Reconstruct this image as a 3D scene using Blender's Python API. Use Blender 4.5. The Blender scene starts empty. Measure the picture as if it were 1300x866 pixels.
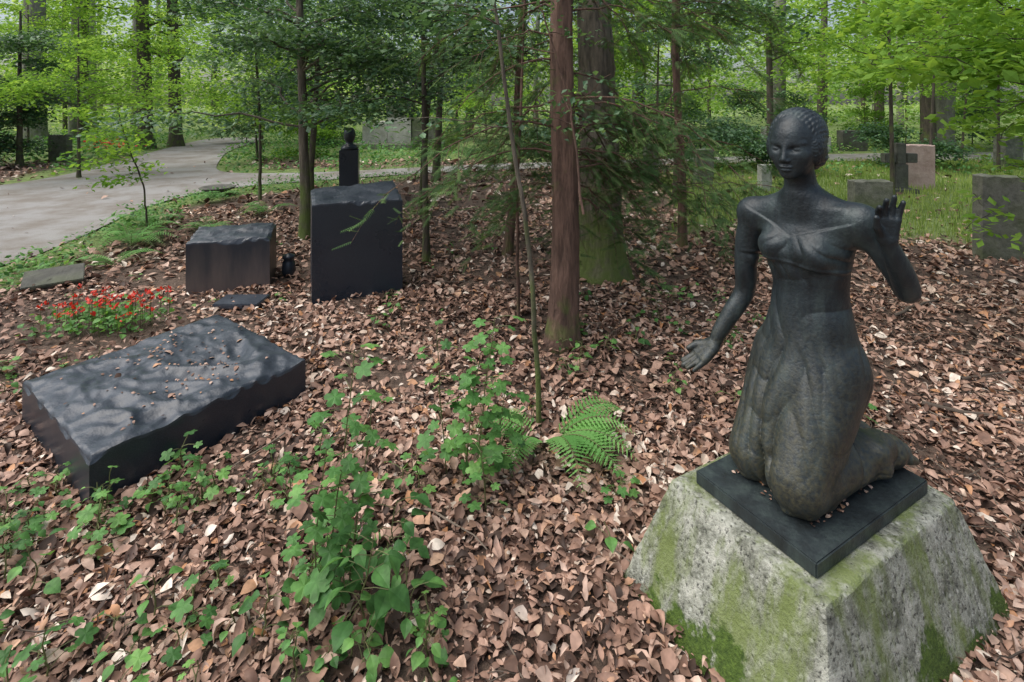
import bpy, math, numpy as np
from mathutils import Vector, noise
import bmesh
rng=np.random.default_rng(7)
scene=bpy.context.scene
scene.view_settings.view_transform='Standard'
scene.view_settings.look='None'
scene.view_settings.exposure=0

# ---------------------------------------------------------------- materials
def new_mat(name):
    m=bpy.data.materials.new(name); m.use_nodes=True
    nt=m.node_tree; nt.nodes.clear()
    out=nt.nodes.new('ShaderNodeOutputMaterial')
    return m,nt,out
def N(nt,t,**kw):
    n=nt.nodes.new(t)
    for k,v in kw.items():
        if k in ('operation','blend_type','data_type','attribute_name','feature','distance'): setattr(n,k,v)
        else: n.inputs[k].default_value=v
    return n
def ramp(nt,stops,fac=None):
    r=nt.nodes.new('ShaderNodeValToRGB'); e=r.color_ramp.elements
    while len(e)>1: e.remove(e[-1])
    e[0].position=stops[0][0]; e[0].color=(*stops[0][1],1)
    for p,c in stops[1:]:
        x=e.new(p); x.color=(*c,1)
    if fac is not None: nt.links.new(fac,r.inputs[0])
    return r
def gr(v): return (v,v,v)
def noise_node(nt,scale,detail=4,rough=.55,coord=None,stretch=None):
    n=nt.nodes.new('ShaderNodeTexNoise'); n.inputs['Scale'].default_value=scale
    n.inputs['Detail'].default_value=detail; n.inputs['Roughness'].default_value=rough
    tc=nt.nodes.new('ShaderNodeTexCoord'); src=tc.outputs['Object']
    if stretch:
        mp=nt.nodes.new('ShaderNodeMapping'); mp.inputs['Scale'].default_value=stretch
        nt.links.new(src,mp.inputs[0]); src=mp.outputs[0]
    nt.links.new(src,n.inputs['Vector'])
    return n
def bump(nt,h,strength=.5,dist=.01):
    b=nt.nodes.new('ShaderNodeBump'); b.inputs['Strength'].default_value=strength
    b.inputs['Distance'].default_value=dist; nt.links.new(h,b.inputs['Height']); return b
def mixc(nt,fac,a,b,mode='MIX'):
    m=nt.nodes.new('ShaderNodeMixRGB'); m.blend_type=mode
    for i,x in zip((0,1,2),(fac,a,b)):
        if isinstance(x,(int,float)): m.inputs[i].default_value=x
        elif isinstance(x,tuple): m.inputs[i].default_value=(*x,1)
        else: nt.links.new(x,m.inputs[i])
    return m
def leaf_mat(name,stops,trans=.4,rough=.5,spec=.35,vary=0,simple=False):
    m,nt,out=new_mat(name)
    a=nt.nodes.new('ShaderNodeAttribute'); a.attribute_name='rnd'
    r=ramp(nt,stops,a.outputs['Fac']); c=r
    if vary:
        nn=noise_node(nt,vary,2)
        rr=ramp(nt,[(.3,gr(.62)),(.7,gr(1.2))],nn.outputs['Fac'])
        c=mixc(nt,1.0,r.outputs[0],rr.outputs[0],'MULTIPLY')
    if simple:
        p=nt.nodes.new('ShaderNodeBsdfDiffuse'); nt.links.new(c.outputs[0],p.inputs[0])
    else:
        p=N(nt,'ShaderNodeBsdfPrincipled',Roughness=rough)
        p.inputs['Specular IOR Level'].default_value=spec
        nt.links.new(c.outputs[0],p.inputs['Base Color'])
    if trans>0:
        t=nt.nodes.new('ShaderNodeBsdfTranslucent')
        tc=mixc(nt,1.0,c.outputs[0],(1.25,1.2,.6),'MULTIPLY')
        nt.links.new(tc.outputs[0],t.inputs[0])
        mx=nt.nodes.new('ShaderNodeMixShader'); mx.inputs[0].default_value=trans
        nt.links.new(p.outputs[0],mx.inputs[1]); nt.links.new(t.outputs[0],mx.inputs[2])
        nt.links.new(mx.outputs[0],out.inputs[0])
    else: nt.links.new(p.outputs[0],out.inputs[0])
    return m
M={}
M['litter']=leaf_mat('dry_leaf',[(0,(.055,.034,.026)),(.15,(.14,.080,.058)),(.34,(.29,.173,.127)),(.56,(.43,.272,.205)),(.74,(.57,.41,.33)),(.82,(.46,.22,.10)),(.9,(.62,.48,.38)),(1,(.78,.67,.57))],0,.6,.25,30)
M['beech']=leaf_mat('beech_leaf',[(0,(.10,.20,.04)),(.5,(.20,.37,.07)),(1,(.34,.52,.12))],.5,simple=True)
M['beech_far']=leaf_mat('sun_painted_beech_leaf',[(0,(.10,.21,.06)),(.5,(.30,.48,.16)),(1,(.60,.74,.34))],.5,simple=True)  # far foliage: stronger sun is brightened into the leaf colour itself
M['darkleaf']=leaf_mat('dark_green_leaf',[(0,(.035,.09,.045)),(.6,(.09,.185,.09)),(1,(.19,.33,.15))],.35,.38,.4)  # dark blue-green is the leaves' own colour
M['seed']=leaf_mat('seedling_leaf',[(0,(.06,.16,.05)),(.5,(.12,.29,.08)),(1,(.22,.44,.12))],.35,.45,.3,30)
M['yew']=leaf_mat('yew_needle',[(0,(.04,.085,.035)),(.6,(.095,.17,.07)),(1,(.21,.33,.12))],.3,simple=True)
M['fern']=leaf_mat('fern_leaf',[(0,(.12,.32,.08)),(1,(.26,.52,.16))],.4,.5)
M['grass']=leaf_mat('grass_blade',[(0,(.13,.23,.05)),(1,(.42,.51,.17))],.35,simple=True)
M['red']=leaf_mat('red_petal',[(0,(.55,.02,.015)),(1,(.85,.08,.05))],.25,.5)
M['stem']=leaf_mat('green_stem',[(0,(.10,.10,.04)),(1,(.14,.16,.06))],0,.6)
M['twig']=leaf_mat('twig',[(0,(.06,.045,.035)),(1,(.20,.16,.125))],0,.8)

def bark(name,c1,c2,moss=0.0,mh=.6,stretch=(14,14,2.2)):
    m,nt,out=new_mat(name)
    n=noise_node(nt,1.6,6,.7,stretch=stretch)
    r=ramp(nt,[(.3,c1),(.68,c2)],n.outputs['Fac'])
    col=r.outputs[0]
    if moss>0:
        g=nt.nodes.new('ShaderNodeNewGeometry'); s=nt.nodes.new('ShaderNodeSeparateXYZ'); nt.links.new(g.outputs['Position'],s.inputs[0])
        mr=nt.nodes.new('ShaderNodeMapRange'); mr.inputs[1].default_value=0; mr.inputs[2].default_value=mh; mr.inputs[3].default_value=moss; mr.inputs[4].default_value=0
        nt.links.new(s.outputs[2],mr.inputs[0])
        n2=noise_node(nt,7,4); a=N(nt,'ShaderNodeMath',operation='ADD'); nt.links.new(n2.outputs['Fac'],a.inputs[0]); nt.links.new(mr.outputs[0],a.inputs[1])
        f=ramp(nt,[(.58,gr(0)),(.85,gr(.85))],a.outputs[0])
        col=mixc(nt,f.outputs[0],col,(.12,.17,.035)).outputs[0]
    p=N(nt,'ShaderNodeBsdfPrincipled',Roughness=.9)
    nt.links.new(col,p.inputs['Base Color'])
    b=bump(nt,n.outputs['Fac'],1.0,.04); nt.links.new(b.outputs[0],p.inputs['Normal'])
    nt.links.new(p.outputs[0],out.inputs[0]); return m
M['yewbark']=bark('yew_bark',(.04,.024,.018),(.26,.155,.115),.15,.5)
M['oakbark']=bark('oak_bark',(.035,.032,.024),(.22,.185,.14),.42,1.2)
M['greybark']=bark('beech_bark',(.12,.115,.095),(.30,.29,.25),.2,1.5,(4,4,1.5))
M['darkbark']=bark('dark_bark',(.03,.026,.02),(.13,.105,.08),.2,1.5)

def granite(name,top):
    m,nt,out=new_mat(name)
    n=noise_node(nt,260,1); n2=noise_node(nt,3.0,5,.6)
    c=ramp(nt,[(.35,(.013,.019,.029)),(.75,(.036,.046,.062))],n.outputs['Fac'])
    dust_sheen=ramp(nt,[(.36,gr(.05 if top else 0)),(.75,gr(.62 if top else .14))],n2.outputs['Fac'])
    cc=mixc(nt,dust_sheen.outputs[0],c.outputs[0],(.075,.09,.112) if top else (.085,.095,.105))  # dust tint; on tops its blue-grey also paints in the sky sheen
    p=N(nt,'ShaderNodeBsdfPrincipled',Roughness=.3)
    rr=ramp(nt,[(.3,gr(.34 if top else .24)),(.8,gr(.50 if top else .42))],n2.outputs['Fac'])
    nt.links.new(rr.outputs[0],p.inputs['Roughness'])
    p.inputs['Specular IOR Level'].default_value=.6 if top else .5
    nt.links.new(cc.outputs[0],p.inputs['Base Color'])
    if top:
        n3=noise_node(nt,30,4,.6); b=bump(nt,n3.outputs['Fac'],.35,.012); nt.links.new(b.outputs[0],p.inputs['Normal'])
    nt.links.new(p.outputs[0],out.inputs[0]); return m
M['gr_side']=granite('polished_black_granite',False)
M['gr_top']=granite('hewn_black_granite',True)
def dusty_granite():
    m,nt,out=new_mat('weathered_granite_face')
    n=noise_node(nt,2.5,6,.6,stretch=(3,3,.6))
    g=nt.nodes.new('ShaderNodeNewGeometry'); s=nt.nodes.new('ShaderNodeSeparateXYZ'); nt.links.new(g.outputs['Position'],s.inputs[0])
    mr=nt.nodes.new('ShaderNodeMapRange'); mr.inputs[1].default_value=0; mr.inputs[2].default_value=.45; mr.inputs[3].default_value=.40; mr.inputs[4].default_value=-.12
    nt.links.new(s.outputs[2],mr.inputs[0])
    a=N(nt,'ShaderNodeMath',operation='ADD'); nt.links.new(n.outputs['Fac'],a.inputs[0]); nt.links.new(mr.outputs[0],a.inputs[1])
    c=ramp(nt,[(.4,(.030,.034,.042)),(.95,(.14,.11,.10))],a.outputs[0])
    p=N(nt,'ShaderNodeBsdfPrincipled',Roughness=.38); nt.links.new(c.outputs[0],p.inputs['Base Color'])
    nt.links.new(p.outputs[0],out.inputs[0]); return m
M['gr_dust']=dusty_granite()
def stone(name,c1,c2,moss=.3,scale=6):
    m,nt,out=new_mat(name)
    n=noise_node(nt,scale,7,.7); n2=noise_node(nt,2.2,4,.6)
    c=ramp(nt,[(.3,c1),(.7,c2)],n.outputs['Fac'])
    f=ramp(nt,[(.5-.1*moss,gr(0)),(.7,gr(moss))],n2.outputs['Fac'])
    cc=mixc(nt,f.outputs[0],c.outputs[0],(.09,.12,.04))
    p=N(nt,'ShaderNodeBsdfPrincipled',Roughness=.9); nt.links.new(cc.outputs[0],p.inputs['Base Color'])
    b=bump(nt,n.outputs['Fac'],.8,.03); nt.links.new(b.outputs[0],p.inputs['Normal'])
    nt.links.new(p.outputs[0],out.inputs[0]); return m
M['grey']=stone('grey_stone',(.07,.075,.06),(.24,.24,.20),.75,9)
M['pink']=stone('pink_sandstone',(.34,.23,.20),(.54,.41,.37),.1)
M['darkstone']=stone('dark_stone',(.05,.05,.045),(.13,.13,.11),.4)
M['pale']=stone('pale_stone',(.30,.30,.27),(.55,.54,.50),.2)
def plinth_mat():
    m,nt,out=new_mat('mossy_concrete')
    n=noise_node(nt,13,9,.78); n2=noise_node(nt,3.4,6,.7,stretch=(1.6,1.6,.3)); n3=noise_node(nt,80,4,.7)
    c=ramp(nt,[(.34,(.07,.072,.06)),(.44,(.24,.25,.20)),(.54,(.45,.46,.39)),(.66,(.66,.66,.58))],n.outputs['Fac'])
    vo=nt.nodes.new('ShaderNodeTexVoronoi'); vo.inputs['Scale'].default_value=38
    tc=nt.nodes.new('ShaderNodeTexCoord'); nt.links.new(tc.outputs['Object'],vo.inputs['Vector'])
    li=ramp(nt,[(.14,gr(.7)),(.28,gr(0))],vo.outputs['Distance'])
    c1=mixc(nt,li.outputs[0],c.outputs[0],(.66,.67,.60))
    pit=ramp(nt,[(.36,gr(.2)),(.46,gr(1))],n3.outputs['Fac'])
    c1=mixc(nt,1.0,c1.outputs[0],pit.outputs[0],'MULTIPLY')
    alg=ramp(nt,[(.44,gr(0)),(.57,gr(.85))],n2.outputs['Fac'])
    c2=mixc(nt,alg.outputs[0],c1.outputs[0],(.20,.26,.07))
    g=nt.nodes.new('ShaderNodeNewGeometry'); s=nt.nodes.new('ShaderNodeSeparateXYZ'); nt.links.new(g.outputs['Position'],s.inputs[0])
    mr=nt.nodes.new('ShaderNodeMapRange'); mr.inputs[1].default_value=0; mr.inputs[2].default_value=.30; mr.inputs[3].default_value=.20; mr.inputs[4].default_value=-.16
    nt.links.new(s.outputs[2],mr.inputs[0])
    n4=noise_node(nt,4.6,6,.7)
    a=N(nt,'ShaderNodeMath',operation='ADD'); nt.links.new(n4.outputs['Fac'],a.inputs[0]); nt.links.new(mr.outputs[0],a.inputs[1])
    f=ramp(nt,[(.62,gr(0)),(.67,gr(1))],a.outputs[0])
    mc=ramp(nt,[(.3,(.03,.065,.008)),(.7,(.13,.21,.03))],n3.outputs['Fac'])
    c3=mixc(nt,f.outputs[0],c2.outputs[0],mc.outputs[0])
    p=N(nt,'ShaderNodeBsdfPrincipled',Roughness=.92); nt.links.new(c3.outputs[0],p.inputs['Base Color'])
    hh=mixc(nt,.4,n.outputs['Fac'],n3.outputs['Fac'])
    b=bump(nt,hh.outputs[0],1.0,.03); nt.links.new(b.outputs[0],p.inputs['Normal'])
    nt.links.new(p.outputs[0],out.inputs[0]); return m
M['plinth']=plinth_mat()
def bronze(name,plate=False):
    m,nt,out=new_mat(name)
    n=noise_node(nt,9,7,.70,stretch=(1.3,1.3,.35)); n2=noise_node(nt,75,4,.65)
    c=ramp(nt,[(.32,(.009,.013,.017)),(.5,(.022,.032,.039)),(.64,(.045,.064,.066)),(.76,(.085,.11,.10))],n.outputs['Fac'])
    g=nt.nodes.new('ShaderNodeNewGeometry'); s=nt.nodes.new('ShaderNodeSeparateXYZ'); nt.links.new(g.outputs['Position'],s.inputs[0])
    mr=nt.nodes.new('ShaderNodeMapRange'); mr.inputs[1].default_value=.45; mr.inputs[2].default_value=1.0; mr.inputs[3].default_value=.95; mr.inputs[4].default_value=0.05
    nt.links.new(s.outputs[2],mr.inputs[0])
    f=N(nt,'ShaderNodeMath',operation='MULTIPLY'); nt.links.new(mr.outputs[0],f.inputs[0])
    fr=ramp(nt,[(.35,gr(.1)),(.65,gr(.85))],n2.outputs['Fac']); nt.links.new(fr.outputs[0],f.inputs[1])
    cc=mixc(nt,(.08 if plate else f.outputs[0]),c.outputs[0],(.095,.088,.050))
    p=N(nt,'ShaderNodeBsdfPrincipled',Roughness=.42,Metallic=.15)
    rr=ramp(nt,[(.3,gr(.33)),(.7,gr(.52))],n2.outputs['Fac']); nt.links.new(rr.outputs[0],p.inputs['Roughness'])
    nt.links.new(cc.outputs[0],p.inputs['Base Color'])
    b=bump(nt,n2.outputs['Fac'],.5,.005); nt.links.new(b.outputs[0],p.inputs['Normal'])
    nt.links.new(p.outputs[0],out.inputs[0]); return m
M['bronze']=bronze('patinated_bronze'); M['plate']=bronze('bronze_plate',True)
def path_mat():
    m,nt,out=new_mat('grey_gravel_path')
    n=noise_node(nt,90,4,.7); n2=noise_node(nt,1.3,7,.68)
    c=ramp(nt,[(.3,(.20,.195,.19)),(.7,(.34,.33,.32))],n.outputs['Fac'])
    f=ramp(nt,[(.42,gr(0)),(.60,gr(.8))],n2.outputs['Fac'])
    cc=mixc(nt,f.outputs[0],c.outputs[0],(.165,.14,.115))
    p=N(nt,'ShaderNodeBsdfPrincipled',Roughness=.95); nt.links.new(cc.outputs[0],p.inputs['Base Color'])
    b=bump(nt,n.outputs['Fac'],.5,.01); nt.links.new(b.outputs[0],p.inputs['Normal'])
    nt.links.new(p.outputs[0],out.inputs[0]); return m
M['path']=path_mat()
def ground_mat():
    m,nt,out=new_mat('forest_soil')
    a=nt.nodes.new('ShaderNodeAttribute'); a.attribute_name='rnd'
    n=noise_node(nt,40,5,.7); n2=noise_node(nt,6,5,.7)
    soil=ramp(nt,[(.3,(.05,.036,.028)),(.7,(.20,.135,.10))],n.outputs['Fac'])
    gre=ramp(nt,[(.3,(.08,.12,.03)),(.7,(.25,.33,.11))],n2.outputs['Fac'])
    c=mixc(nt,a.outputs['Fac'],soil.outputs[0],gre.outputs[0])
    p=N(nt,'ShaderNodeBsdfPrincipled',Roughness=.97); nt.links.new(c.outputs[0],p.inputs['Base Color'])
    b=bump(nt,n.outputs['Fac'],.9,.03); nt.links.new(b.outputs[0],p.inputs['Normal'])
    nt.links.new(p.outputs[0],out.inputs[0]); return m
M['ground']=ground_mat()

# ---------------------------------------------------------------- mesh builder
class MB:
    def __init__(s): s.v=[];s.l=[];s.sz=[];s.mi=[];s.r=[];s.n=0
    def add(s,V,F,rnd=.5,mat=0):
        V=np.asarray(V,float).reshape(-1,3); F=np.asarray(F,int)
        if len(V)==0: return
        s.v.append(V); s.l.append((F+s.n).ravel()); s.sz.append(np.full(len(F),F.shape[1])); s.mi.append(np.full(len(F),mat))
        s.r.append(np.broadcast_to(np.asarray(rnd,float),(len(V),)).copy()); s.n+=len(V)
    def inst(s,T,F,pos,R,sc,rnd,mat=0):
        T=np.asarray(T,float);F=np.asarray(F,int);pos=np.asarray(pos,float);n=len(pos)
        if n==0: return
        sc=np.asarray(sc,float)
        if sc.ndim==0: sc=np.full(n,sc)
        if sc.ndim==1: sc=np.repeat(sc[:,None],3,1)
        V=np.einsum('nij,nmj->nmi',R,T[None]*sc[:,None,:])+pos[:,None,:]
        FF=(F[None]+(np.arange(n)*len(T))[:,None,None]).reshape(-1,F.shape[1])
        s.add(V.reshape(-1,3),FF,np.repeat(np.asarray(rnd)*np.ones(n),len(T)),mat)
    def tube(s,pts,rad,sides=6,mat=0,rnd=.5,bumpy=0,cap=True):
        pts=np.asarray(pts,float); n=len(pts); rad=np.broadcast_to(np.asarray(rad,float),(n,))
        d=np.gradient(pts,axis=0); d/=np.linalg.norm(d,axis=1)[:,None]+1e-9
        ref=np.array([0,0,1.]) if abs(d[:,2]).mean()<.8 else np.array([1.,0,0])
        x=np.cross(d,ref); x/=np.linalg.norm(x,axis=1)[:,None]+1e-9; y=np.cross(d,x)
        a=np.arange(sides)/sides*2*np.pi
        R=np.repeat(rad[:,None],sides,1)
        if bumpy>0:
            i=np.arange(n)[:,None]/n
            ph=rng.uniform(0,6,4)
            R=R*(1+bumpy*(np.sin(3*a[None]+ph[0]+4*i)*.5+np.sin(5*a[None]+ph[1]-7*i)*.35+np.sin(9*a[None]+ph[2]+11*i)*.2+rng.normal(0,.12,(n,sides))))
        V=pts[:,None]+R[...,None]*(np.cos(a)[None,:,None]*x[:,None]+np.sin(a)[None,:,None]*y[:,None])
        V=V.reshape(-1,3)
        i,j=np.meshgrid(np.arange(n-1),np.arange(sides),indexing='ij'); j2=(j+1)%sides
        F=np.stack([i*sides+j,i*sides+j2,(i+1)*sides+j2,(i+1)*sides+j],-1).reshape(-1,4)
        s.add(V,F,rnd,mat)
    def build(s,name,mats,smooth=False,parent=None):
        V=np.concatenate(s.v);L=np.concatenate(s.l);S=np.concatenate(s.sz);MI=np.concatenate(s.mi);R=np.concatenate(s.r)
        me=bpy.data.meshes.new(name); me.vertices.add(len(V)); me.vertices.foreach_set('co',V.ravel().astype(np.float32))
        me.loops.add(len(L)); me.loops.foreach_set('vertex_index',L.astype(np.int32))
        me.polygons.add(len(S)); st=np.concatenate([[0],np.cumsum(S)[:-1]])
        me.polygons.foreach_set('loop_start',st.astype(np.int32))
        for m in mats: me.materials.append(m)
        me.polygons.foreach_set('material_index',MI.astype(np.int32))
        me.polygons.foreach_set('use_smooth',np.full(len(S),smooth))
        at=me.attributes.new('rnd','FLOAT','POINT'); at.data.foreach_set('value',R.astype(np.float32))
        me.update(calc_edges=True); me.validate()
        o=bpy.data.objects.new(name,me); scene.collection.objects.link(o)
        if parent: o.parent=parent
        return o
def empty(name,loc=(0,0,0)):
    e=bpy.data.objects.new(name,None); scene.collection.objects.link(e); return e
def nrm(a): return a/(np.linalg.norm(a,axis=-1,keepdims=True)+1e-9)
def frames(d,u):
    d=nrm(d); x=nrm(np.cross(d,u)); z=np.cross(x,d)
    return np.stack([x,d,z],-1)
def rand_frames(n,tilt=.4,yaw=None,pitch=0.0):
    yaw=rng.uniform(0,2*np.pi,n) if yaw is None else yaw
    d=np.stack([np.cos(yaw),np.sin(yaw),rng.normal(pitch,tilt,n)],-1)
    u=np.stack([rng.normal(0,tilt,n),rng.normal(0,tilt,n),np.ones(n)],-1)
    return frames(d,u)
def leaf_t(w,fold=.25,curl=0.,side=0.,cup=0.,asym=1.0):
    k=len(w); V=[]
    for i,a in enumerate(w):
        t=i/(k-1)
        z=curl*math.sin(t*math.pi)+side*t*t
        V+=[(-a,t,z-fold*a+cup*a*a),(0,t,z),(a*asym,t+.03*a,z-fold*a*.6)]
    F=[]
    for i in range(k-1):
        b=i*3; F+=[(b,b+1,b+4,b+3),(b+1,b+2,b+5,b+4)]
    return np.array(V),np.array(F)
DIA=(np.array([(0,0,0),(-.32,.5,-.06),(0,1,-.05),(.32,.5,-.06),(0,.5,.03)]),np.array([(0,4,1),(1,4,2),(2,4,3),(3,4,0)]))
DIA2=(np.array([(0,0,0),(-.34,.5,.05),(0,1,-.1),(.34,.5,.05)]),np.array([(0,2,1),(0,3,2)]))
LIT=[leaf_t([.03,.24,.36,.26,.0],-.3,.10,.08),leaf_t([.03,.20,.33,.27,.02],.4,.10,-.1,0,.8),leaf_t([.02,.26,.35,.22,.0],-.9,.05,.3,0,1.1),leaf_t([.05,.28,.38,.30,.03],.15,.2,0,0,.7),leaf_t([.02,.16,.22,.17,.0],-1.3,-.2,.3),leaf_t([.02,.20,.30,.12,.05],.1,-.12,.1,0,1.2),leaf_t([.02,.13,.17,.12,.0],-1.8,.3,.1),leaf_t([.10,.30,.18,.24,.02],.3,.15,.2,0,.5)]
OVAL=leaf_t([.03,.30,.40,.34,.18,.0],-.25,.05,-.18)
def lobed():
    V=[(0,.42,0)];n=20
    for i in range(n):
        a=i/n*2*math.pi-math.pi/2
        r=.50+.12*math.cos(5*(a-math.pi/2))+(.03 if i%2 else -.03)
        if i==0: r=.30
        V.append((r*math.cos(a)*.95,.45+r*math.sin(a),-.12*r*r*4*.4+.03*math.cos(5*a)))
    F=[(0,1+i,1+(i+1)%n) for i in range(n)]
    return np.array(V,float),np.array(F)
LOB=lobed()

# ---------------------------------------------------------------- path & ground
P=[(-4.99,5.03),(-5.24,6.36),(-5.75,8.0),(-5.7,9.45),(-5.03,10.2),(-3.7,11.0),(-.95,12.4),(4,13.6),(9,14.4),(16,14.6),(34,14),(34,16.4),(16,17),(9,16.2),(4,14.8),(-1.06,13.6),(-4.08,12.1),(-5.9,11.8),(-6.9,12.1),(-7.7,13.4),(-9.9,18),(-11,24),(-14,24),(-12.4,18.6),(-10.5,13.2),(-9.9,11),(-10.2,9.6),(-14,7.6),(-24,5.5),(-24,1),(-9,1.5),(-6,3.2)]
P=np.array(P)
for _ in range(2):
    Q=np.roll(P,-1,0); P=np.stack([P*.75+Q*.25,P*.25+Q*.75],1).reshape(-1,2)
def in_path(x,y):
    r=np.zeros(x.shape,bool); Q=np.roll(P,-1,0)
    for (x1,y1),(x2,y2) in zip(P,Q):
        c=((y1>y)!=(y2>y)); xx=(x2-x1)*(y-y1)/(y2-y1+1e-12)+x1
        r^=c&(x<xx)
    return r
def dist_path(x,y):
    d=np.full(x.shape,1e9); Q=np.roll(P,-1,0)
    for (x1,y1),(x2,y2) in zip(P,Q):
        dx,dy=x2-x1,y2-y1; t=np.clip(((x-x1)*dx+(y-y1)*dy)/(dx*dx+dy*dy+1e-9),0,1)
        d=np.minimum(d,np.hypot(x-x1-t*dx,y-y1-t*dy))
    return d
def gh(x,y):
    return .006*(np.sin(x*2.3+y*1.1)+np.sin(y*2.9-x*1.7+1)+np.sin(x*5.1+2)*.5+np.sin(y*6.3+.5)*.5)
def green(x,y):
    wob=.5*np.sin(x*1.3+.7*y)+.3*np.sin(x*3.1-y*2.2)
    g=np.clip((y-6.0-wob*.8)/.8,0,1)*np.clip((x/y-.28-wob*.04)/.06,0,1)
    l=np.clip((1.05+wob*.45-dist_path(x,y))/.4,0,1)*(x<-2)
    f=np.clip((y-13.5-wob)/1.5,0,1)
    return np.clip(np.maximum(np.maximum(g,l),f),0,1)
ux=np.concatenate([-np.geomspace(260,12.2,26),np.linspace(-12,12,161),np.geomspace(12.2,260,26)])
uy=np.concatenate([-np.geomspace(120,2.2,16),np.linspace(-2,20,150),np.geomspace(20.3,300,26)])
X,Y=np.meshgrid(ux,uy,indexing='ij')
Z=gh(X,Y)*(np.hypot(X,Y)<30)
mb=MB(); nx,ny=X.shape
i,j=np.meshgrid(np.arange(nx-1),np.arange(ny-1),indexing='ij')
F=np.stack([i*ny+j,(i+1)*ny+j,(i+1)*ny+j+1,i*ny+j+1],-1).reshape(-1,4)
mb.add(np.stack([X,Y,Z],-1).reshape(-1,3),F,green(X.ravel(),Y.ravel()))
mb.build('forest_ground',[M['ground']],True)
bm=bmesh.new(); f=bm.faces.new([bm.verts.new((a,b,.022)) for a,b in P]); bm.normal_update()
if f.normal.z<0: f.normal_flip()
bmesh.ops.triangulate(bm,faces=[f]); me=bpy.data.meshes.new('gravel_path'); bm.to_mesh(me); me.materials.append(M['path'])
scene.collection.objects.link(bpy.data.objects.new('gravel_path',me))

def in_quad(x,y,q,grow=0):
    q=np.array(q,float); c=q.mean(0); q=c+(q-c)*(1+grow); r=np.ones(x.shape,bool)
    Q=np.roll(q,-1,0); s=np.sign((q[1,0]-q[0,0])*(q[2,1]-q[1,1])-(q[1,1]-q[0,1])*(q[2,0]-q[1,0]))
    for a,b in zip(q,Q): r&=((b[0]-a[0])*(y-a[1])-(b[1]-a[1])*(x-a[0]))*s>0
    return r
SLAB=[(-1.71,2.087),(-1.16,2.90),(-1.98,3.475),(-2.53,2.665)]
MED=[(-2.79,4.41),(-2.16,4.60),(-2.27,4.97),(-2.90,4.78)]
TALL=[(-1.625,4.19),(-.95,4.48),(-1.13,4.90),(-1.80,4.61)]
PA=math.radians(29.4); ca,sa=math.cos(PA),math.sin(PA); PC=np.array([1.003,1.735])
def prect(ha,hb): return [tuple(PC+np.array([ca*u*ha-sa*v*hb,sa*u*ha+ca*v*hb])) for u,v in((-1,-1),(1,-1),(1,1),(-1,1))]
PBOT=prect(.50,.34)

# ---------------------------------------------------------------- litter
mb=MB()
def litter(y0,y1,dens,size,xs=1.15,frag=False):
    A=(y1-y0)*2*xs*y1; n=int(A*dens); x=rng.uniform(-xs*y1,xs*y1,n); y=rng.uniform(y0,y1,n)
    k=np.abs(x)<xs*y+.9
    ip=in_path(x,y)
    k&=~ip|(rng.random(n)<.02)
    g=green(x,y); k&=rng.random(n)>g*.86
    soil=np.exp(-(((x+3.1)/1.15)**2+((y-3.85)/.8)**2)*1.2); k&=rng.random(n)>soil*(.6 if frag else .95)
    patch=np.sin(x*3.1+1.3*np.sin(y*2.3))*np.sin(y*3.7+x)
    if not frag: k&=~((patch>.7)&(rng.random(n)<.6))
    for q in (SLAB,MED,TALL,PBOT): k&=~in_quad(x,y,q)
    x,y=x[k],y[k]; n=len(x); ip=ip[k]
    z=gh(x,y)+.006+rng.random(n)**1.7*.03
    z=np.where(ip,.027,z)
    ti=rng.integers(0,len(LIT),n); sc=size*np.clip(np.exp(rng.normal(0,.33,n)),.4,1.65)*np.where(ip,.6,1)
    rn=np.clip(rng.normal(.45,.29,n)+.10*np.sin(x*2+y*3),0,1)
    for t in range(len(LIT)):
        s=ti==t
        mb.inst(*LIT[t],np.stack([x,y,z],-1)[s],rand_frames(s.sum(),.28),np.stack([sc[s]*rng.uniform(.7,1.3,s.sum()),sc[s],sc[s]],-1),rn[s])
litter(.9,2.9,2900,.040)
litter(.9,2.9,1600,.014,frag=True)
litter(2.9,4.6,1450,.045)
litter(4.6,8,380,.064)
litter(8,15,60,.11)
mb.build('leaf_litter',[M['litter']],True)
mb=MB()
def on_quad(q,n,h,size):
    q=np.array(q); u=rng.uniform(.04,.96,n); v=rng.uniform(.04,.96,n)
    p=q[0]+u[:,None]*(q[1]-q[0])+v[:,None]*(q[3]-q[0])
    mb.inst(*LIT[0],np.c_[p,np.full(n,h)],rand_frames(n,.2),size*rng.uniform(.4,1.2,n),rng.uniform(0,.9,n))
on_quad(prect(.24,.15),170,.401,.018)
mb.build('fallen_leaves',[M['litter']])

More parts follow.
